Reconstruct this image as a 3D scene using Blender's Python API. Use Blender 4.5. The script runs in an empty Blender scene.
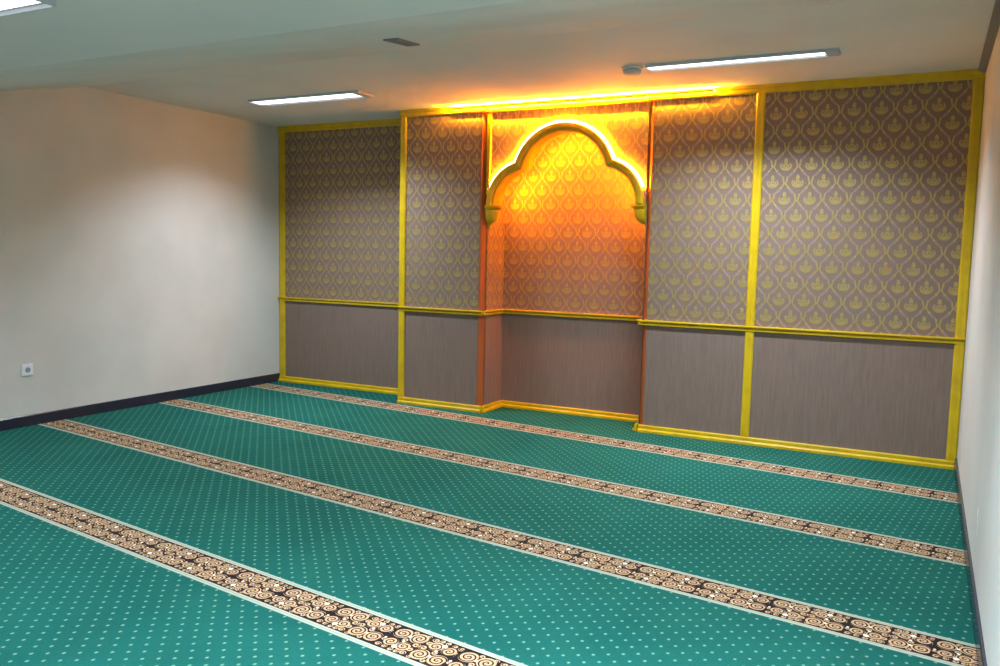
import bpy, bmesh, math, random
from mathutils import Vector, Matrix
random.seed(4)
S = bpy.context.scene
COL = S.collection
PI = math.pi

# ------------------------------------------------------------------ room measures (metres)
W = 6.43            # left wall x=0 .. right wall x=W
H = 2.70            # flat ceiling above the panelled wall
YF = -0.385         # front plane of the boxed-out panelling (back plane is y=0)
XP, XN0, XN1, XM = 1.80, 2.69, 4.14, 4.9975
ZR = 0.912          # top of the chair rail
Y1, Y2, HL = -2.27, -4.37, 2.22   # ceiling slopes down between Y1 and Y2
YB = -9.0
SK = math.atan(-0.1315)           # the carpet rows lie a little skew to the wall

# ------------------------------------------------------------------ node expressions
class X:
    def __init__(s, nt, v): s.nt, s.v = nt, v
    def op(s, o, *a):
        n = s.nt.nodes.new('ShaderNodeMath'); n.operation = o
        for i, q in enumerate((s,) + a):
            if isinstance(q, X): s.nt.links.new(q.v, n.inputs[i])
            else: n.inputs[i].default_value = float(q)
        return X(s.nt, n.outputs[0])
    def c(s, q):
        if isinstance(q, X): return q
        n = s.nt.nodes.new('ShaderNodeValue'); n.outputs[0].default_value = float(q); return X(s.nt, n.outputs[0])
    def __add__(s, o): return s.op('ADD', o)
    __radd__ = __add__
    def __sub__(s, o): return s.op('SUBTRACT', o)
    def __rsub__(s, o): return s.c(o).op('SUBTRACT', s)
    def __mul__(s, o): return s.op('MULTIPLY', o)
    __rmul__ = __mul__
    def __truediv__(s, o): return s.op('DIVIDE', o)
    def lt(s, o): return s.op('LESS_THAN', o)
    def gt(s, o): return s.op('GREATER_THAN', o)
    def abs(s): return s.op('ABSOLUTE')
    def frac(s): return s.op('FRACT')
    def max(s, o): return s.op('MAXIMUM', o)
    def min(s, o): return s.op('MINIMUM', o)
    def sqrt(s): return s.op('SQRT')
    def cos(s): return s.op('COSINE')
    def sin(s): return s.op('SINE')
    def mod(s, o): return s.op('FLOORED_MODULO', o)
    def atan2(s, o): return s.op('ARCTAN2', o)
    def soft(s, e0, e1):
        n = s.nt.nodes.new('ShaderNodeMapRange'); n.interpolation_type = 'SMOOTHSTEP'
        s.nt.links.new(s.v, n.inputs[0])
        n.inputs[1].default_value = e0; n.inputs[2].default_value = e1
        return X(s.nt, n.outputs[0])
def hyp(a, b): return (a * a + b * b).sqrt()
def sel(f, a, b): return b + f * (a - b)

def srgb(r, g, b):
    def f(c):
        c /= 255.0
        return c / 12.92 if c <= 0.04045 else ((c + 0.055) / 1.055) ** 2.4
    return (f(r), f(g), f(b), 1.0)

def mat(name, col, rough=0.6, metal=0.0, spec=None):
    m = bpy.data.materials.new(name); m.use_nodes = True
    b = m.node_tree.nodes['Principled BSDF']
    b.inputs['Base Color'].default_value = col
    b.inputs['Roughness'].default_value = rough
    b.inputs['Metallic'].default_value = metal
    if spec is not None: b.inputs['Specular IOR Level'].default_value = spec
    return m, m.node_tree, b

def coords(nt):
    t = nt.nodes.new('ShaderNodeTexCoord'); s = nt.nodes.new('ShaderNodeSeparateXYZ')
    nt.links.new(t.outputs['Object'], s.inputs[0])
    return [X(nt, o) for o in s.outputs], t

def noise(nt, scale, detail=3, vec=None, sc=None):
    n = nt.nodes.new('ShaderNodeTexNoise'); n.inputs['Scale'].default_value = scale; n.inputs['Detail'].default_value = detail
    if vec is None:
        vec = nt.nodes.new('ShaderNodeTexCoord').outputs['Object']
    if sc:
        mp = nt.nodes.new('ShaderNodeMapping'); mp.inputs['Scale'].default_value = sc
        nt.links.new(vec, mp.inputs[0]); vec = mp.outputs[0]
    nt.links.new(vec, n.inputs['Vector'])
    return X(nt, n.outputs[0])

def mix(nt, fac, a, b):
    n = nt.nodes.new('ShaderNodeMix'); n.data_type = 'RGBA'
    nt.links.new(fac.v, n.inputs[0])
    for i, q in ((6, a), (7, b)):
        if isinstance(q, tuple): n.inputs[i].default_value = q
        else: nt.links.new(q, n.inputs[i])
    return n.outputs[2]

def bump(nt, b, h, strength, dist=0.002):
    n = nt.nodes.new('ShaderNodeBump'); n.inputs['Strength'].default_value = strength; n.inputs['Distance'].default_value = dist
    nt.links.new(h.v, n.inputs['Height']); nt.links.new(n.outputs[0], b.inputs['Normal'])

# ------------------------------------------------------------------ materials
def m_paint(name, col, var=0.03, rough=0.75):
    m, nt, b = mat(name, col, rough)
    n = noise(nt, 1.3, 4)
    d = tuple(c * (1 - var * 4) for c in col[:3]) + (1,)
    nt.links.new(mix(nt, n.soft(0.35, 0.75), col, d), b.inputs['Base Color'])
    bump(nt, b, noise(nt, 60, 4), 0.06)
    return m
WALL = m_paint('wall_paint', srgb(214, 212, 206))
CEIL = m_paint('ceiling_paint', srgb(230, 227, 221), 0.02)
SKIRT, _, _ = mat('dark_skirting', srgb(44, 41, 56), 0.22)

def m_wall_right():
    m = m_paint('wall_paint_chipped', srgb(214, 212, 206))
    nt = m.node_tree; b = nt.nodes['Principled BSDF']
    (x, y, z), t = coords(nt)
    def blob(cy, cz, ry, rz): return hyp((y - cy) / ry, (z - cz) / rz).lt(1.0)
    n = noise(nt, 40, 2) * 0.02 - 0.01
    y = y + n
    f = blob(-2.770, 0.345, 0.022, 0.026).max(blob(-2.80, 0.30, 0.010, 0.03)).max(blob(-2.80, 0.262, 0.008, 0.016))
    old = b.inputs['Base Color'].links[0].from_socket
    nt.links.new(mix(nt, f, old, srgb(250, 250, 248)), b.inputs['Base Color'])
    return m
WALLR = m_wall_right()

def m_yellow():
    m, nt, b = mat('yellow_trim_paint', srgb(214, 172, 8), 0.38)
    n = noise(nt, 9, 3)
    nt.links.new(mix(nt, n.soft(0.3, 0.8), srgb(216, 180, 6), srgb(198, 160, 4)), b.inputs['Base Color'])
    return m
YEL = m_yellow()

def m_damask():
    m, nt, b = mat('damask_wallpaper', srgb(120, 98, 90), 0.5)
    (x, y, z), t = coords(nt)
    P, Q = 0.177, 0.248
    u = (x + y) / P; v = z / Q
    a = (u + 0.5).frac() - 0.5; c = (v + 0.5).frac() - 0.5
    a2 = u.frac() - 0.5; c2 = v.frac() - 0.5
    inA = (a.abs() + c.abs()).lt(0.5)
    la = sel(inA, a, a2); lb = sel(inA, c, c2)
    px = la * P; pz = lb * Q
    # medallion: a lotus bowl with curled side petals and a pointed top
    body = hyp(px / 0.043, (pz + 0.006) / 0.035)
    ring = (body - 0.66).abs().soft(0.14, 0.04) * (pz + 0.012).soft(-0.012, 0.006)
    top = hyp(px / 0.0125, (pz - 0.036) / 0.018).soft(1.15, 0.8)
    notch = (hyp((px.abs() - 0.024) / 0.009, (pz - 0.024) / 0.014)).soft(1.1, 0.7)
    eye = hyp(px / 0.006, (pz + 0.004) / 0.009).soft(1.2, 0.8)
    ribs = (px.abs() - 0.0145).abs().soft(0.005, 0.0015) * (pz + 0.002).soft(-0.022, -0.010)
    med = (body.soft(1.08, 0.88) - ring * 0.75 - notch - eye * 0.7 - ribs * 0.5).max(0.0).max(top)
    # scroll pairs at the crossings
    def cross(sx, pv):
        sc = (pv * 0.22 + 0.0026).max(pv * -0.70 - 0.0084) + 0.006
        st = (sx - sc).abs().soft(0.0080, 0.0042).min((pv + 0.001).abs().soft(0.047, 0.040))
        ft = hyp(sx - 0.027, pv + 0.042).soft(0.011, 0.007)
        return st.max(ft)
    scr = cross((0.5 - la.abs()) * P, pz)
    scr = scr.max(cross(la.abs() * P, pz - (pz.gt(0.0) - 0.5) * Q))
    # vine lattice between them
    e = la.abs() + lb.abs() + (la.abs() * 2 * PI * 2).sin() * 0.022
    vine = e.soft(0.442, 0.466).min(lb.abs().soft(0.16, 0.21)).min(lb.abs().soft(0.36, 0.31))
    gold = med.max(scr)
    fibre = noise(nt, 1.0, 3, t.outputs['Object'], (420, 420, 60))
    mott = noise(nt, 3.0, 3)
    base = mix(nt, fibre.soft(0.3, 0.7), srgb(118, 95, 84), srgb(138, 113, 100))
    base = mix(nt, vine * 0.45, base, srgb(180, 152, 138))
    gcol = mix(nt, fibre.soft(0.3, 0.7), srgb(162, 136, 78), srgb(194, 170, 110))
    colr = mix(nt, gold, base, gcol)
    nt.links.new(colr, b.inputs['Base Color'])
    nt.links.new((gold * 0.55).v, b.inputs['Metallic'])
    nt.links.new((0.62 - gold * 0.17 - vine * 0.1).v, b.inputs['Roughness'])
    bump(nt, b, gold + vine * 0.6 + fibre * 0.35, 0.5, 0.0012)
    return m
DAM = m_damask()

def m_grass():
    m, nt, b = mat('grasscloth_wallpaper', srgb(118, 102, 94), 0.7)
    t = nt.nodes.new('ShaderNodeTexCoord')
    f = noise(nt, 1.0, 4, t.outputs['Object'], (230, 230, 6))
    g = noise(nt, 1.0, 2, t.outputs['Object'], (60, 60, 2))
    h = f * 0.7 + g * 0.3
    nt.links.new(mix(nt, h.soft(0.3, 0.7), srgb(119, 97, 86), srgb(136, 114, 102)), b.inputs['Base Color'])
    bump(nt, b, h, 0.5, 0.0015)
    return m
GRASS = m_grass()
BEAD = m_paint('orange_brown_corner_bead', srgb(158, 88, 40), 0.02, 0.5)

def m_field():
    m, nt, b = mat('teal_carpet', srgb(20, 104, 92), 0.95, 0, 0.1)
    (x, y, z), t = coords(nt)
    A, B = 0.0835, 0.069
    u = x / A; v = (y - 0.0355) / B
    def cell(o):
        a = ((u + o + 0.5).frac() - 0.5) * A; c = ((v + o + 0.5).frac() - 0.5) * B
        return hyp(a, c * 0.85)
    d = cell(0.0).min(cell(0.5))
    pile = noise(nt, 260, 3)
    big = noise(nt, 2.2, 3)
    base = mix(nt, (pile * 0.6 + big * 0.4).soft(0.3, 0.7), srgb(22, 79, 72), srgb(31, 95, 86))
    dots = d.soft(0.0078, 0.0038)
    nt.links.new(mix(nt, dots, base, srgb(104, 148, 130)), b.inputs['Base Color'])
    b.inputs['Specular IOR Level'].default_value = 0.03
    bump(nt, b, pile, 0.5, 0.003)
    return m
FIELD = m_field()

def m_border():
    m, nt, b = mat('scroll_border_carpet', srgb(30, 24, 26), 0.95, 0, 0.1)
    (x, y, z), t = coords(nt)
    PER = 0.302
    # y runs from 0 (far edge) to -0.235; fold by the half-turn symmetry of the repeat
    tt = x.mod(PER) - 0.159
    cc = y + 0.1175
    f = tt.gt(0.0)
    ts = sel(f, tt * -1.0, tt); cs = sel(f, cc * -1.0, cc)
    def at(px, pc): return ts - (px - 0.159), cs - (pc + 0.1175)
    gold = None; white = None
    for (px, pc, R, p, sg, ph) in ((0.0438, -0.0746, 0.037, 0.0158, 1, 0.1), (0.1225, -0.0726, 0.038, 0.0158, -1, 0.55),
                                   (0.0500, -0.1490, 0.029, 0.0145, -1, 0.2), (0.1120, -0.1520, 0.031, 0.0145, 1, 0.7),
                                   (0.0240, -0.1900, 0.013, 0.012, 1, 0.0), (0.0850, -0.1945, 0.012, 0.012, -1, 0.4),
                                   (0.1400, -0.1900, 0.014, 0.012, 1, 0.0), (0.0830, -0.1120, 0.013, 0.012, 1, 0.3),
                                   (0.0820, -0.0450, 0.012, 0.012, 1, 0.3), (0.1440, -0.1170, 0.015, 0.013, -1, 0.1), (0.1450, -0.1540, 0.014, 0.012, 1, 0.6), (0.1420, -0.0400, 0.011, 0.012, 1, 0.2), (0.0540, -0.1900, 0.011, 0.012, -1, 0.3), (0.1130, -0.1930, 0.012, 0.012, -1, 0.3), (0.0150, -0.1480, 0.010, 0.012, -1, 0.3)):
        a, c = at(px, pc)
        d = hyp(a, c)
        s = (d / p + c.atan2(a) * (sg / (2 * PI)) + ph).frac()
        g = s.lt(0.60).min(d.lt(R))
        gold = g if gold is None else gold.max(g)
    for (px, pc, r) in ((0.0853, -0.171, 0.0105), (0.0878, -0.1234, 0.006), (0.0832, -0.082, 0.006), (0.012, -0.135, 0.005)):
        a, c = at(px, pc)
        w = hyp(a, c).lt(r)
        white = w if white is None else white.max(w)
    pile = noise(nt, 300, 3)
    col = mix(nt, gold, srgb(34, 24, 26), mix(nt, pile.soft(0.3, 0.7), srgb(176, 140, 106), srgb(204, 168, 130)))
    col = mix(nt, white, col, srgb(236, 226, 206))
    line = y.gt(-0.025).max(y.lt(-0.210))
    groove = (y + 0.013).abs().lt(0.002).max((y + 0.222).abs().lt(0.002))
    lc = mix(nt, groove, srgb(164, 170, 152), srgb(136, 142, 124))
    col = mix(nt, line, col, lc)
    nt.links.new(col, b.inputs['Base Color'])
    bump(nt, b, pile, 0.5, 0.003)
    return m
BORDER = m_border()
SLAB, _, _ = mat('screed', srgb(120, 118, 112), 0.9)
WHITE, _, _ = mat('white_plastic', srgb(236, 238, 242), 0.35)
GREYP, _, _ = mat('grey_plastic', srgb(150, 152, 155), 0.5)
DARK, _, _ = mat('dark_plastic', srgb(60, 60, 62), 0.5)
METAL, _, _ = mat('white_enamel', srgb(190, 194, 198), 0.4)
REFL, _, _ = mat('bright_reflector', srgb(220, 224, 228), 0.25, 0.6)
GUNM, _, _ = mat('grey_enamel', srgb(120, 124, 130), 0.45)

def m_emit(name, col, k):
    m = bpy.data.materials.new(name); m.use_nodes = True; nt = m.node_tree
    b = nt.nodes['Principled BSDF']
    b.inputs['Base Color'].default_value = (0.8, 0.8, 0.8, 1)
    b.inputs['Emission Color'].default_value = col + (1,)
    b.inputs['Emission Strength'].default_value = k
    return m
AMB = (1.0, 0.26, 0.003)
AMBT = (1.0, 0.46, 0.010)
TUBE = m_emit('fluorescent_tube_glow', (0.90, 0.95, 1.0), 2.5)
LEDH = m_emit('amber_tape_glow_arch', AMB, 460.0)
LEDF = m_emit('amber_tape_front', (1.0, 0.82, 0.42), 4.0)
LEDB = m_emit('amber_tape_glow_niche', AMB, 700.0)
LEDW = m_emit('amber_tape_glow_niche_rear', AMB, 60.0)
LEDT = m_emit('amber_tape_glow_cornice', AMBT, 3800.0)

# ------------------------------------------------------------------ mesh helpers
def box(bm, x0, x1, y0, y1, z0, z1):
    v = [bm.verts.new(p) for p in ((x0,y0,z0),(x1,y0,z0),(x1,y1,z0),(x0,y1,z0),(x0,y0,z1),(x1,y0,z1),(x1,y1,z1),(x0,y1,z1))]
    for f in ((0,3,2,1),(4,5,6,7),(0,1,5,4),(1,2,6,5),(2,3,7,6),(3,0,4,7)): bm.faces.new([v[i] for i in f])
def prism(bm, pts, ax, a0, a1):
    """closed outline pts (2D) extruded along axis ax from a0 to a1"""
    def P(p, a):
        return {'x': (a, p[0], p[1]), 'y': (p[0], a, p[1]), 'z': (p[0], p[1], a)}[ax]
    A = [bm.verts.new(P(p, a0)) for p in pts]; B = [bm.verts.new(P(p, a1)) for p in pts]
    n = len(pts)
    bm.faces.new(A); bm.faces.new(B[::-1])
    for i in range(n): bm.faces.new((A[i], B[i], B[(i+1) % n], A[(i+1) % n]))
def lathe(bm, prof, cx, cy, z0=0.0, n=24, sx=1.0, sy=1.0, a0=0.0, a1=2*PI):
    full = abs(a1 - a0 - 2*PI) < 1e-6
    m = n if full else n + 1
    rings = []
    for r, z in prof:
        rings.append([bm.verts.new((cx + sx*r*math.cos(a0 + (a1-a0)*i/n), cy + sy*r*math.sin(a0 + (a1-a0)*i/n), z0 + z)) for i in range(m)])
    for k in range(len(rings)-1):
        for i in range(n):
            j = (i+1) % m
            bm.faces.new((rings[k][i], rings[k][j], rings[k+1][j], rings[k+1][i]))
    bm.faces.new(rings[0][::-1] if full else rings[0]); bm.faces.new(rings[-1])
    if not full:
        c = [r[0] for r in rings] + [r[-1] for r in rings[::-1]]
        try: bm.faces.new(c)
        except ValueError: pass
def sweep(bm, rings, close_ends=True):
    """rings: list of lists of 3D points (closed profile)"""
    R = [[bm.verts.new(p) for p in r] for r in rings]
    n = len(R[0])
    for k in range(len(R)-1):
        for i in range(n):
            j = (i+1) % n
            bm.faces.new((R[k][i], R[k][j], R[k+1][j], R[k+1][i]))
    if close_ends:
        bm.faces.new(R[0][::-1]); bm.faces.new(R[-1])

def new(): return bmesh.new()
def obj(name, bm, m, parent=None, bevel=0.0, smooth=False):
    bmesh.ops.recalc_face_normals(bm, faces=bm.faces[:])
    if parent is not None:
        off = Vector(parent['at']) if 'at' in parent else Vector((0, 0, 0))
        bmesh.ops.translate(bm, verts=bm.verts[:], vec=-off)
    me = bpy.data.meshes.new(name); bm.to_mesh(me); bm.free()
    me.materials.append(m)
    if smooth:
        for p in me.polygons: p.use_smooth = True
    o = bpy.data.objects.new(name, me); COL.objects.link(o)
    if parent is not None: o.parent = parent
    if bevel:
        b = o.modifiers.new('edge', 'BEVEL'); b.width = bevel; b.segments = 2; b.limit_method = 'ANGLE'; b.angle_limit = math.radians(40)
    return o
def thing(name, label, cat, loc, rz=0.0, group=None):
    o = bpy.data.objects.new(name, None); COL.objects.link(o)
    o.empty_display_size = 0.1
    o.location = loc; o.rotation_euler = (0, 0, rz)
    o['label'] = label; o['category'] = cat
    o['at'] = list(loc)
    if group: o['group'] = group
    return o
def struct(name, bm, m, bevel=0.0):
    o = obj(name, bm, m, None, bevel); o['kind'] = 'structure'; return o

# ------------------------------------------------------------------ the shell
bm = new(); box(bm, -0.15, W+0.15, YB-0.15, 0.15, -0.12, -0.009); struct('floor', bm, SLAB)
for pts in ([(0.15, H), (Y1, H), (Y1, H+0.15), (0.15, H+0.15)], [(Y1, H), (Y2, HL), (Y2, HL+0.15), (Y1, H+0.15)], [(Y2, HL), (YB-0.15, HL), (YB-0.15, HL+0.15), (Y2, HL+0.15)]):
    bm = new(); prism(bm, pts, 'x', -0.15, W+0.15); struct('ceiling', bm, CEIL)
bm = new(); box(bm, -0.15, 0, YB, 0, -0.12, H+0.1); struct('wall_left', bm, WALL)
bm = new(); box(bm, W, W+0.15, YB, 0, -0.12, H+0.1); struct('wall_right', bm, WALLR)
bm = new(); box(bm, -0.15, W+0.15, 0, 0.15, -0.12, H+0.1); struct('wall_back', bm, WALL)
bm = new(); box(bm, -0.15, W+0.15, YB-0.15, YB, -0.12, H+0.1); struct('wall_front', bm, WALL)
def skirt(x0, sgn, ya, yb):
    bm = new()
    prism(bm, [(x0, -0.009), (x0 + sgn*0.013, -0.009), (x0 + sgn*0.013, 0.080), (x0 + sgn*0.009, 0.086), (x0, 0.086)], 'y', ya, yb)
    return bm
struct('baseboard_left', skirt(0, 1, YB, -0.022), SKIRT)
struct('baseboard_right', skirt(W, -1, YB, YF-0.036), SKIRT)
bm = new(); prism(bm, [(W, H), (W-0.045, H), (W-0.045, H-0.012), (W-0.012, H-0.03), (W, H-0.03)], 'y', Y1, YF-0.02)
struct('trim_1', bm, GUNM)

# ------------------------------------------------------------------ panelled wall
def stile(bm, x0, x1, y, z0, z1, d=0.016):
    w = x1 - x0
    prism(bm, [(x0, y), (x0, y-d*0.6), (x0+w*0.14, y-d), (x0+w*0.42, y-d), (x0+w*0.5, y-d*0.86), (x0+w*0.58, y-d), (x1-w*0.14, y-d), (x1, y-d*0.6), (x1, y)], 'z', z0, z1)
def top_prof(y): return [(y, 2.637), (y-0.012, 2.637), (y-0.018, 2.647), (y-0.018, 2.672), (y-0.026, 2.680), (y-0.026, 2.6995), (y, 2.6995)]
def rail_prof(y): return [(y, ZR-0.040), (y-0.020, ZR-0.040), (y-0.022, ZR-0.024), (y-0.009, ZR-0.019), (y-0.009, ZR-0.013), (y-0.031, ZR-0.010), (y-0.031, ZR-0.002), (y-0.028, ZR), (y, ZR)]
def base_prof(y): return [(y, 0.0005), (y-0.034, 0.0005), (y-0.034, 0.020), (y-0.031, 0.023), (y-0.022, 0.025), (y-0.018, 0.031), (y-0.020, 0.036), (y-0.020, 0.052), (y-0.016, 0.058), (y, 0.058)]
def run(bm, prof, x0, x1, y): prism(bm, prof(y), 'x', x0, x1)
ZC = ZR - 0.02

# recessed left bay
t = thing('wall_panel', 'recessed wall panel with yellow frame, at the left end beside the plain white wall', 'wall panel', (0.9, -0.01, 0), group='panels of the feature wall')
bm = new(); box(bm, 0.0005, XP-0.0005, -0.010, -0.0005, ZC, 2.699); obj('patterned_panel', bm, DAM, t)
bm = new(); box(bm, 0.0005, XP-0.0005, -0.010, -0.0005, 0.0005, ZC); obj('plain_panel', bm, GRASS, t)
bm = new(); stile(bm, 0.014, 0.085, -0.010, 0.05, 2.66); obj('stile', bm, YEL, t)
bm = new(); run(bm, top_prof, 0.0005, XP-0.0005, -0.010); obj('top_rail', bm, YEL, t)
bm = new(); run(bm, rail_prof, 0.0005, XP-0.0005, -0.010); obj('chair_rail', bm, YEL, t)
bm = new(); run(bm, base_prof, 0.014, XP-0.0005, -0.010); obj('bottom_rail', bm, YEL, t)

def bead(bm, x_out, x_in, z0, z1):
    """rounded corner strip: x_out is the arris towards the niche"""
    w = x_in - x_out; s = 1 if w > 0 else -1; w = abs(w)
    pts = [(x_in, YF + 0.075), (x_in, YF - 0.003), (x_in - s*0.006, YF - 0.003), (x_in - s*0.016, YF + 0.002),
           (x_out + s*0.010, YF + 0.042), (x_out, YF + 0.056), (x_out, YF + 0.075)]
    prism(bm, pts, 'z', z0, z1)

def block(name, label, x0, x1, stiles, bead_at, base_x):
    t = thing(name, label, 'wall panel', ((x0+x1)/2, YF, 0), group='panels of the feature wall')
    bx0 = x0 + (0.05 if bead_at == x0 else 0); bx1 = x1 - (0.05 if bead_at == x1 else 0)
    cuts = [bx0] + [s for s in stiles if bx0 + 0.2 < s < bx1 - 0.2] + [bx1]
    for a, c in zip(cuts[:-1], cuts[1:]):
        bm = new(); box(bm, a, c, YF, -0.0005, ZC, 2.699); obj('patterned_panel', bm, DAM, t)
        bm = new(); box(bm, a, c, YF, -0.0005, 0.0005, ZC); obj('plain_panel', bm, GRASS, t)
    # filler behind the corner bead so the block is solid
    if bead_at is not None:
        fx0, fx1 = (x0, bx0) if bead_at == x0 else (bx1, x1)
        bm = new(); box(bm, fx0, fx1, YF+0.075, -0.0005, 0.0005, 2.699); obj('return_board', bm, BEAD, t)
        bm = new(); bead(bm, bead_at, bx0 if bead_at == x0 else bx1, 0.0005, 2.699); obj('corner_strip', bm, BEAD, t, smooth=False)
    for s in stiles:
        bm = new(); stile(bm, s-0.0325, s+0.0325, YF, ZR+0.001, 2.655); obj('stile', bm, YEL, t)
        bm = new(); stile(bm, s-0.0325, s+0.0325, YF, 0.05, ZR-0.036); obj('stile', bm, YEL, t)
    bm = new(); run(bm, top_prof, x0, x1, YF); obj('top_rail', bm, YEL, t)
    bm = new(); run(bm, rail_prof, x0, x1, YF); obj('chair_rail', bm, YEL, t)
    bm = new(); run(bm, base_prof, x0 + base_x[0], x1 + base_x[1], YF); obj('bottom_rail', bm, YEL, t)
    return t
tp = block('wall_panel', 'narrow boxed-out wall panel with yellow frame, between the recessed left panel and the arched niche', XP, XN0, [XP+0.0325], XN0, (0.006, 0.0))
bm = new(); box(bm, XP-0.006, XP, YF+0.002, -0.012, 0.081, 2.636); obj('side_panel', bm, GRASS, tp)
tr = block('wall_panel', 'wide boxed-out wall panel split by a yellow upright, from the arched niche to the right wall', XN1, W-0.001, [XM, W-0.034], XN1, (0.014, -0.014))

# ------------------------------------------------------------------ the niche
t = thing('prayer_niche', 'tall recessed prayer niche glowing orange behind the lobed arch', 'niche', ((XN0+XN1)/2, -0.01, 0))
bm = new(); box(bm, XN0, XN1, -0.010, -0.0005, ZC, 2.699); obj('patterned_panel', bm, DAM, t)
bm = new(); box(bm, XN0, XN1, -0.010, -0.0005, 0.0005, ZC); obj('plain_panel', bm, GRASS, t)
for s, x in ((1, XN0), (-1, XN1)):
    xa, xb = sorted((x, x + s*0.004))
    bm = new(); box(bm, xa, xb, YF+0.045, -0.010, ZC, 2.699); obj('side_panel', bm, DAM, t)
    bm = new(); box(bm, xa, xb, YF+0.045, -0.010, 0.0005, ZC); obj('side_panel', bm, GRASS, t)
def niche_run(prof, d0):
    """a moulding along the left side, the back and the right side of the niche, mitred"""
    bm = new()
    p = prof(0.0)                               # (offset from wall (negative = out), z)
    rings = []
    for (cx, cy, dx, dy) in ((XN0, YF-0.004, 1, 0), (XN0, -0.010, 1, -1), (XN1, -0.010, -1, -1), (XN1, YF-0.004, -1, 0)):
        rings.append([(cx + dx*(0.004 - a), cy + (dy * -a), z) for a, z in p])
    sweep(bm, rings)
    return bm
obj('chair_rail', niche_run(rail_prof, 0), YEL, t)
obj('bottom_rail', niche_run(base_prof, 0), YEL, t)

# ------------------------------------------------------------------ the arch
XC = (XN0 + XN1) / 2
C1 = (0.0, 2.053); C2 = (0.341, 1.84)
def contour(w, n1=18, n2=30, ext=0.0):
    r1, r2 = 0.40 + w, 0.3087 + w
    dx, dz = C2[0]-C1[0], C2[1]-C1[1]; d = math.hypot(dx, dz)
    a = (r1*r1 - r2*r2 + d*d) / (2*d); h = math.sqrt(max(r1*r1 - a*a, 0))
    mx, mz = C1[0] + a*dx/d, C1[1] + a*dz/d
    cx, cz = mx - h*dz/d, mz + h*dx/d
    tc = math.atan2(cz - C2[1], cx - C2[0]); t1 = math.atan2(cz - C1[1], cx - C1[0])
    half = []
    for i in range(n1+1):
        th = tc * i / n1
        half.append((C2[0] + r2*math.cos(th), C2[1] + r2*math.sin(th)))
    for i in range(1, n2+1):
        th = t1 + (PI/2 - t1) * i / n2
        half.append((C1[0] + r1*math.cos(th), C1[1] + r1*math.sin(th)))
    full = [(XC - x, z) for x, z in half] + [(XC + x, z) for x, z in half[-2::-1]]
    return full
YS0, YS1 = -0.362, -0.215        # front and back of the arch board
ta = thing('arch', 'lobed yellow arch with a bright halo of light across the top of the niche', 'arch', (XC, YS0, 1.60))
IN = contour(0.0)
x_l, x_r = XN0 + 0.005, XN1 - 0.005
def board():
    """the wallpapered board with the lobed opening: fan of quads between opening and outline"""
    bm = new()
    n = len(IN); up = []
    for i, (x, z) in enumerate(IN):
        # project each opening point on to the board's outline, from the springing line's centre
        vx, vz = x - XC, z - 1.84
        if vz < 1e-6: up.append((x_l if vx < 0 else x_r, 1.84)); continue
        k = 1e9
        if vx < -1e-9: k = min(k, (x_l - XC) / vx)
        if vx > 1e-9: k = min(k, (x_r - XC) / vx)
        k = min(k, (2.636 - 1.84) / vz)
        up.append((XC + vx*k, 1.84 + vz*k))
    # snap nearest to corners
    for cx in (x_l, x_r):
        j = min(range(n), key=lambda i: (up[i][0]-cx)**2 + (up[i][1]-2.636)**2)
        up[j] = (cx, 2.636)
    V = {}
    for tag, pts in (('i', IN), ('o', up)):
        for yi, y in enumerate((YS0, YS1)):
            V[tag, yi] = [bm.verts.new((x, y, z)) for x, z in pts]
    for i in range(n-1):
        for yi in (0, 1):
            bm.faces.new((V['i', yi][i], V['i', yi][i+1], V['o', yi][i+1], V['o', yi][i]))
        bm.faces.new((V['o', 0][i], V['o', 0][i+1], V['o', 1][i+1], V['o', 1][i]))
        bm.faces.new((V['i', 0][i], V['i', 0][i+1], V['i', 1][i+1], V['i', 1][i]))
    for i in (0, n-1):
        bm.faces.new((V['i', 0][i], V['o', 0][i], V['o', 1][i], V['i', 1][i]))
    return bm
obj('spandrel', board(), DAM, ta)
MP = [(0.0, YS0+0.02), (-0.006, YS0-0.004), (-0.006, YS0-0.022), (0.008, YS0-0.028), (0.014, YS0-0.044), (0.026, YS0-0.050), (0.046, YS0-0.048), (0.058, YS0-0.038), (0.060, YS0-0.026), (0.060, YS0-0.0005), (0.03, YS0-0.0005), (0.03, YS0-0.0002)]
MP = [(-0.007, YS0-0.001), (-0.007, YS0-0.024), (0.010, YS0-0.028), (0.014, YS0-0.044), (0.026, YS0-0.050), (0.046, YS0-0.048), (0.058, YS0-0.038), (0.060, YS0-0.026), (0.060, YS0-0.001)]
CT = [contour(w) for w, y in MP]
bm = new(); sweep(bm, [[(CT[k][i][0], MP[k][1], CT[k][i][1]) for k in range(len(MP))] for i in range(len(IN))])
obj('moulding', bm, YEL, ta)
# lining of the opening
LP = [(-0.004, YS0-0.0005), (-0.004, YS1+0.0), (0.0005, YS1+0.0), (0.0005, YS0-0.0005)]
LT = [contour(w) for w, y in LP]
bm = new(); sweep(bm, [[(LT[k][i][0], LP[k][1], LT[k][i][1]) for k in range(4)] for i in range(len(IN))])
obj('lining', bm, YEL, ta)
def tape(w, y, r, rw=None):
    rw = rw or r
    c = contour(w); bm = new()
    P = [(w-rw, y-r), (w+rw, y-r), (w+rw, y+r), (w-rw, y+r)]
    T = [contour(p[0]) for p in P]
    k = 7
    sweep(bm, [[(T[q][i][0], P[q][1], T[q][i][1]) for q in range(4)] for i in range(len(c)) if x_l + 0.004 < min(T[q][i][0] for q in range(4)) and max(T[q][i][0] for q in range(4)) < x_r - 0.004])
    return bm
o = obj('light_tape', tape(0.0720, YS0-0.012, 0.0065, 0.0105), LEDH, ta)
o.data.materials.append(LEDF)
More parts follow.
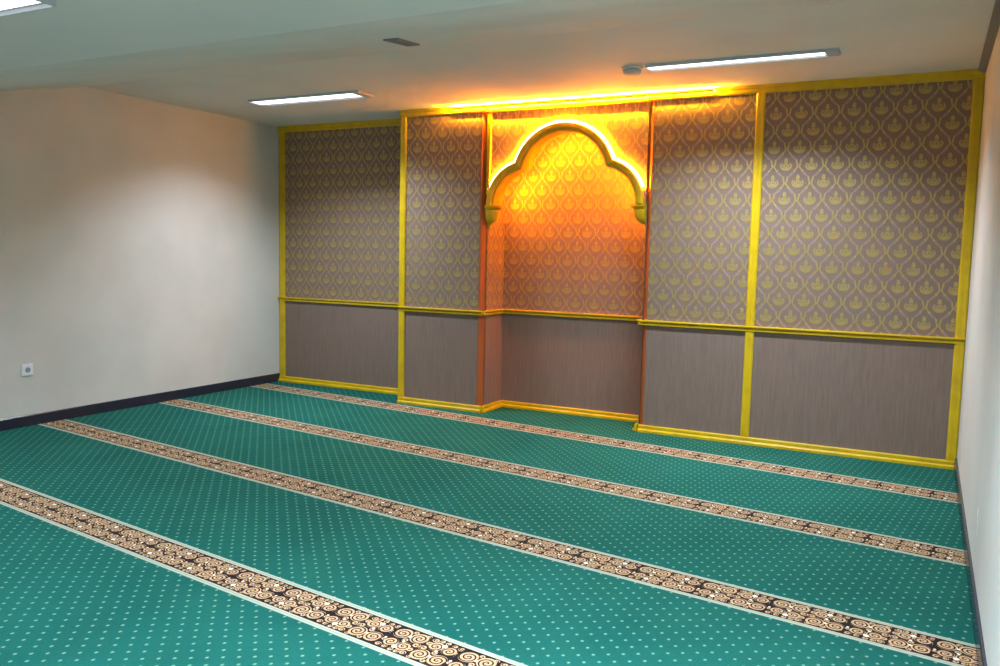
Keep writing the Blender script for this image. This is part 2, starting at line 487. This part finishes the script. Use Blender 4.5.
for p in o.data.polygons:
    if p.normal.y < -0.7: p.material_index = 1; o['label'] = 'glowing amber light tape along the outside of the arch'
o = obj('light_tape', tape(0.030, YS1+0.0075, 0.0060), LEDB, ta)
o.data.materials.append(LEDW)
for p in o.data.polygons:
    if p.normal.y > 0.7: p.material_index = 1
bm = new(); run(bm, lambda y: [(YS0+0.10, 2.637), (YF-0.006, 2.637), (YF-0.012, 2.642), (YF-0.012, 2.652), (YF-0.002, 2.660), (YF-0.002, 2.672), (YF-0.022, 2.680), (YF-0.022, 2.6995), (YS0+0.10, 2.6995)], x_l, x_r, 0)
obj('top_rail', bm, YEL, ta)
bm = new(); stile(bm, x_l-0.004, x_l+0.036, YS0, 1.93, 2.636, 0.02); obj('stile', bm, YEL, ta)
CP = [(r_*0.92, 1.8385-(1.8385-z_)*0.88) for r_, z_ in [(0.012, 1.615), (0.020, 1.622), (0.024, 1.636), (0.018, 1.650), (0.030, 1.660), (0.062, 1.672), (0.094, 1.700), (0.112, 1.740), (0.118, 1.775), (0.112, 1.792), (0.128, 1.800), (0.140, 1.812), (0.150, 1.816), (0.150, 1.8385)]]
for s, x in ((1, XN0 + 0.0045), (-1, XN1 - 0.0045)):
    bm = new(); lathe(bm, CP, x, YS0 + 0.045, 0, 20, s, 0.62, -PI/2, PI/2); obj('corbel', bm, YEL, ta)

# amber light tape lying in a small cove on top of the cornice, below the ceiling
t = thing('light_strip', 'amber light strip glowing along the ceiling edge above the arched niche', 'light', (3.5, YF-0.04, 2.66))
SX0, SX1 = 2.36, 4.66
bm = new(); prism(bm, [(YF-0.0265, 2.668), (YF-0.056, 2.668), (YF-0.056, 2.687), (YF-0.053, 2.687), (YF-0.053, 2.671), (YF-0.0265, 2.671)], 'x', SX0, SX1)
obj('cove', bm, YEL, t)
bm = new(); prism(bm, [(YF-0.028, 2.6715), (YF-0.050, 2.6715), (YF-0.050, 2.6855), (YF-0.028, 2.6855)], 'x', SX0+0.005, SX1-0.005)
o = obj('glowing_tape', bm, LEDT, t); o['label'] = 'glowing amber light tape'

# ------------------------------------------------------------------ carpets
s_far = [-0.2285, -1.3805, -2.5325, -3.6845, -4.8365, -5.9885, -7.1405]     # far edge of each border at x = 0
BW = 0.235
ca, sa = math.cos(SK), math.sin(SK)
def clip(poly, a, b, c):        # keep a*x+b*y<=c
    out = []
    for i in range(len(poly)):
        p, q = poly[i], poly[(i+1) % len(poly)]
        dp, dq = a*p[0]+b*p[1]-c, a*q[0]+b*q[1]-c
        if dp <= 0: out.append(p)
        if dp*dq < 0:
            k = dp/(dp-dq); out.append((p[0]+k*(q[0]-p[0]), p[1]+k*(q[1]-p[1])))
    return out
def strip(cy0, cy1, org):
    """carpet strip between two rows (local across co-ordinates), clipped by the room, returned in local co-ordinates"""
    P = [(-2, cy0), (9, cy0), (9, cy1), (-2, cy1)]
    Wd = [(org[0] + ca*x - sa*y, org[1] + sa*x + ca*y) for x, y in P]
    xa, xb = 0.0135, W - 0.0135
    Wd = clip(Wd, -1, 0, -xa); Wd = clip(Wd, 1, 0, xb); Wd = clip(Wd, 0, -1, -(YB+0.002))
    return Wd
def to_local(p, org):
    dx, dy = p[0]-org[0], p[1]-org[1]
    return (ca*dx + sa*dy, -sa*dx + ca*dy)
CLAB = ['narrow teal carpet strip with the scroll border lying nearest the panelled wall',
        'teal dotted carpet row with scroll border, second from the panelled wall',
        'teal dotted carpet row with scroll border, third from the panelled wall',
        'teal dotted carpet row with the nearest scroll border, fourth from the panelled wall',
        'plain front carpet row, dotted teal, filling the near bottom edge of the photo']
NL = 5
for k in range(NL):
    org = (0.0, s_far[k])
    t = thing('carpet', CLAB[k], 'carpet', (org[0], org[1], -0.009), SK, 'prayer carpets laid in rows')
    step = 1.152 * ca
    if k == 0:
        # runs into the recesses of the panelled wall
        line = lambda x: s_far[0] + (x) * math.tan(SK)
        xa, xb = 0.0135, W-0.0135
        poly = [(xa, line(xa)), (xb, line(xb)), (xb, YF-0.0345), (XN1-0.0395, YF-0.0345), (XN1-0.0395, -0.046), (XN0+0.039, -0.046), (XN0+0.039, YF-0.0345), (XP-0.0065, YF-0.0345), (XP-0.0065, -0.0445), (xa, -0.0445)]
    elif k == NL-1:
        poly = strip(0.0, step-BW-0.0012, org)
    else:
        poly = strip(0.0, step-BW-0.0012, org)
    z0, z1 = 0.0, 0.009
    loc = [to_local(p, org) for p in poly]
    bm = new(); prism(bm, loc, 'z', z0, z1)
    me_parent = t; t['at'] = [0, 0, 0]
    obj('dotted_field', bm, FIELD, t)
    bw = BW
    loc = [to_local(p, org) for p in strip(-bw, 0.0, org)]
    bm = new(); prism(bm, loc, 'z', z0, z1 + 0.0006); o = obj('scroll_border', bm, BORDER, t)
    o['label'] = 'black and tan scroll border edged with cream lines'
for o in [o for o in bpy.data.objects if 'at' in o]: pass

# ------------------------------------------------------------------ lamps
def lamp(name, label, x0, x1, yc, zc, w, power, group='fluorescent ceiling lamps', louvre=True, spread=128, cap=0.08):
    """shallow ceiling box: open trough with end plates, reflector sides, tube and louvre blades"""
    t = thing(name, label, 'ceiling lamp', ((x0+x1)/2, yc, zc), group=group)
    h = 0.021; th = 0.004; ya, yb = yc-w/2, yc+w/2
    bm = new()
    box(bm, x0, x1, ya, ya+th, zc-h, zc-0.0005); box(bm, x0, x1, yb-th, yb, zc-h, zc-0.0005)
    box(bm, x0, x0+th, ya+th, yb-th, zc-h, zc-0.0005); box(bm, x1-th, x1, ya+th, yb-th, zc-h, zc-0.0005)
    box(bm, x0+th, x1-th, ya+th, yb-th, zc-0.006, zc-0.0005)
    if cap: box(bm, x1-cap+0.005, x1-th, ya+th, yb-th, zc-h+0.002, zc-0.006)
    obj('housing', bm, METAL, t)
    bm = new()
    seg = []
    for i in range(2):
        xx = (x0+0.012, x1-cap-0.008)[i]
        seg.append([(xx, yc + w*0.40*math.cos(2*PI*k/12), zc-h+0.012 + 0.008*math.sin(2*PI*k/12)) for k in range(12)])
    sweep(bm, seg); obj('diffuser', bm, TUBE, t, smooth=True)
    if louvre:
        bm = new(); n = 15
        for i in range(1, n):
            xx = x0 + (x1-0.08-x0)*i/n
            prism(bm, [(yc-w/2+th+0.002, zc-h+0.001), (yc+w/2-th-0.002, zc-h+0.001), (yc+w/2-th-0.012, zc-h+0.003), (yc-w/2+th+0.012, zc-h+0.003)], 'x', xx-0.0012, xx+0.0012)
        obj('louvre', bm, REFL, t)
    L = bpy.data.lights.new('tube_light', 'AREA'); L.shape = 'RECTANGLE'; L.size = x1-x0-0.1; L.size_y = w*0.8
    L.energy = power; L.color = (0.73, 0.87, 1.0); L.spread = math.radians(spread)
    lo = bpy.data.objects.new('tube_light', L); COL.objects.link(lo); lo.parent = t
    lo.location = (-0.035, 0, -h-0.004)
    return t
PW = 46
lamp('ceiling_lamp', 'slim fluorescent ceiling lamp with louvre, left of the arch near the white wall', 0.84, 2.02, -1.22, H, 0.21, PW)
lamp('ceiling_lamp', 'slim bright fluorescent ceiling lamp right of the arch, beside the round detector', 4.40, 5.61, -1.27, H, 0.13, PW*1.2, louvre=False)
lamp('ceiling_lamp', 'fluorescent ceiling lamp cut off by the top left corner of the photo', 2.26, 3.54, -5.10, HL, 0.22, PW*0.4, louvre=False, cap=0.0)
lamp('ceiling_lamp', 'added unseen fluorescent lamp on the low ceiling near the camera, close to the white wall', 0.35, 1.63, -4.75, HL, 0.22, PW*0.55, louvre=False)  # unseen lamp, added to light the near left wall and floor
lamp('ceiling_lamp', 'added unseen fluorescent lamp on the low ceiling near the camera, close to the right wall', 4.70, 5.98, -5.14, HL, 0.22, PW*3.0, louvre=False, spread=160)  # out of view; added with wide spread to brighten the right wall
lamp('ceiling_lamp', 'added unseen fluorescent lamp at the rear of the room, behind the camera', 2.6, 3.9, -7.6, HL, 0.22, PW*0.95, louvre=False, spread=160)  # extra lamp out of view, put in to lighten walls and floor

# ------------------------------------------------------------------ small ceiling and wall fittings
t = thing('smoke_detector', 'small round grey detector on the ceiling at the end of the right lamp', 'detector', (4.29, -1.27, H))
bm = new(); lathe(bm, [(0.072, -0.0005), (0.072, -0.010), (0.066, -0.014)], 4.29, -1.27, H, 28); obj('base_plate', bm, METAL, t)
bm = new(); lathe(bm, [(0.060, -0.014), (0.062, -0.030), (0.056, -0.042), (0.034, -0.050), (0.014, -0.051)], 4.29, -1.27, H, 28); obj('dome', bm, METAL, t, smooth=True)

# access plate on the sloping ceiling
sl = math.atan2(H-HL, Y1-Y2)
def on_slope(x, y): return Vector((x, y, H + (y - Y1) * math.tan(sl)))
pa, pb = on_slope(3.845, -3.517), on_slope(3.483, -2.735)
ey = (pb - pa).normalized(); ez = Vector((0, -math.sin(sl), math.cos(sl))); ex = ey.cross(ez)
t = thing('ceiling_vent', 'small dark slotted vent in the ceiling, above and left of the arch', 'vent', (0, 0, 0)); t['at'] = [0, 0, 0]
mid = (pa + pb) / 2; LV = (pb - pa).length / 2 * 0.85; WV = 0.036
t.matrix_world = Matrix(((ex.x, ey.x, ez.x, mid.x), (ex.y, ey.y, ez.y, mid.y), (ex.z, ey.z, ez.z, mid.z), (0, 0, 0, 1)))
bm = new()
for (a, b_, c, d) in ((-WV, WV, -LV, -LV+0.014), (-WV, WV, LV-0.014, LV), (-WV, -WV+0.012, -LV+0.014, LV-0.014), (WV-0.012, WV, -LV+0.014, LV-0.014)): box(bm, a, b_, c, d, -0.008, -0.0005)
obj('frame', bm, GUNM, t)
bm = new(); box(bm, -WV+0.012, WV-0.012, -LV+0.014, LV-0.014, -0.004, -0.0005); obj('backing', bm, DARK, t)
bm = new()
for i in range(20):
    y = -LV + 0.024 + i*(2*LV-0.06)/19
    prism(bm, [(y, -0.004), (y+0.004, -0.004), (y+0.014, -0.008), (y+0.010, -0.008)], 'x', -WV+0.012, WV-0.012)
obj('slats', bm, GUNM, t)

# socket on the left wall
t = thing('power_socket', 'white square wall socket low on the plain left wall', 'socket', (0.0, -2.838, 0.44))
bm = new(); box(bm, 0.0005, 0.011, -2.882, -2.794, 0.396, 0.484); obj('plate', bm, WHITE, t, bevel=0.003)
bm = new()
prism(bm, [(-2.838 + 0.021*math.cos(2*PI*k/24), 0.44 + 0.021*math.sin(2*PI*k/24)) for k in range(24)], 'x', 0.011, 0.0125)
obj('recess', bm, GREYP, t)
bm = new()
for s in (-1, 1):
    prism(bm, [(-2.838 + s*0.0095 + 0.0032*math.cos(2*PI*k/12), 0.44 + 0.0032*math.sin(2*PI*k/12)) for k in range(12)], 'x', 0.0125, 0.0131)
obj('pin_holes', bm, DARK, t)

for o in bpy.data.objects:
    if 'at' in o: del o['at']

# ------------------------------------------------------------------ world, camera, view
w = bpy.data.worlds.new('World'); S.world = w; w.use_nodes = True
w.node_tree.nodes['Background'].inputs[0].default_value = (0.5, 0.55, 0.6, 1)
w.node_tree.nodes['Background'].inputs[1].default_value = 0.0

f = 828.98; C = Vector((6.1752, -6.8374, 1.4079)); yaw, pit, rol = -0.4741, 0.0939, 0.0216
fw = Vector((math.sin(yaw)*math.cos(pit), math.cos(yaw)*math.cos(pit), -math.sin(pit)))
r = fw.cross(Vector((0, 0, 1))).normalized(); u = r.cross(fw)
r2 = r*math.cos(rol) + u*math.sin(rol); u2 = -r*math.sin(rol) + u*math.cos(rol)
cd = bpy.data.cameras.new('camera'); cam = bpy.data.objects.new('camera', cd); COL.objects.link(cam)
M = Matrix(((r2.x, u2.x, -fw.x, C.x), (r2.y, u2.y, -fw.y, C.y), (r2.z, u2.z, -fw.z, C.z), (0, 0, 0, 1)))
cam.matrix_world = M
cd.sensor_width = 36; cd.lens = f * 36 / 1000; cd.clip_start = 0.05
S.camera = cam
S.view_settings.view_transform = 'Standard'
S.view_settings.look = 'None'
S.view_settings.gamma = 1; S.view_settings.use_curve_mapping = False
S.view_settings.exposure = 0.1
try:
    S.cycles.max_bounces = 10; S.cycles.diffuse_bounces = 6
except Exception: pass
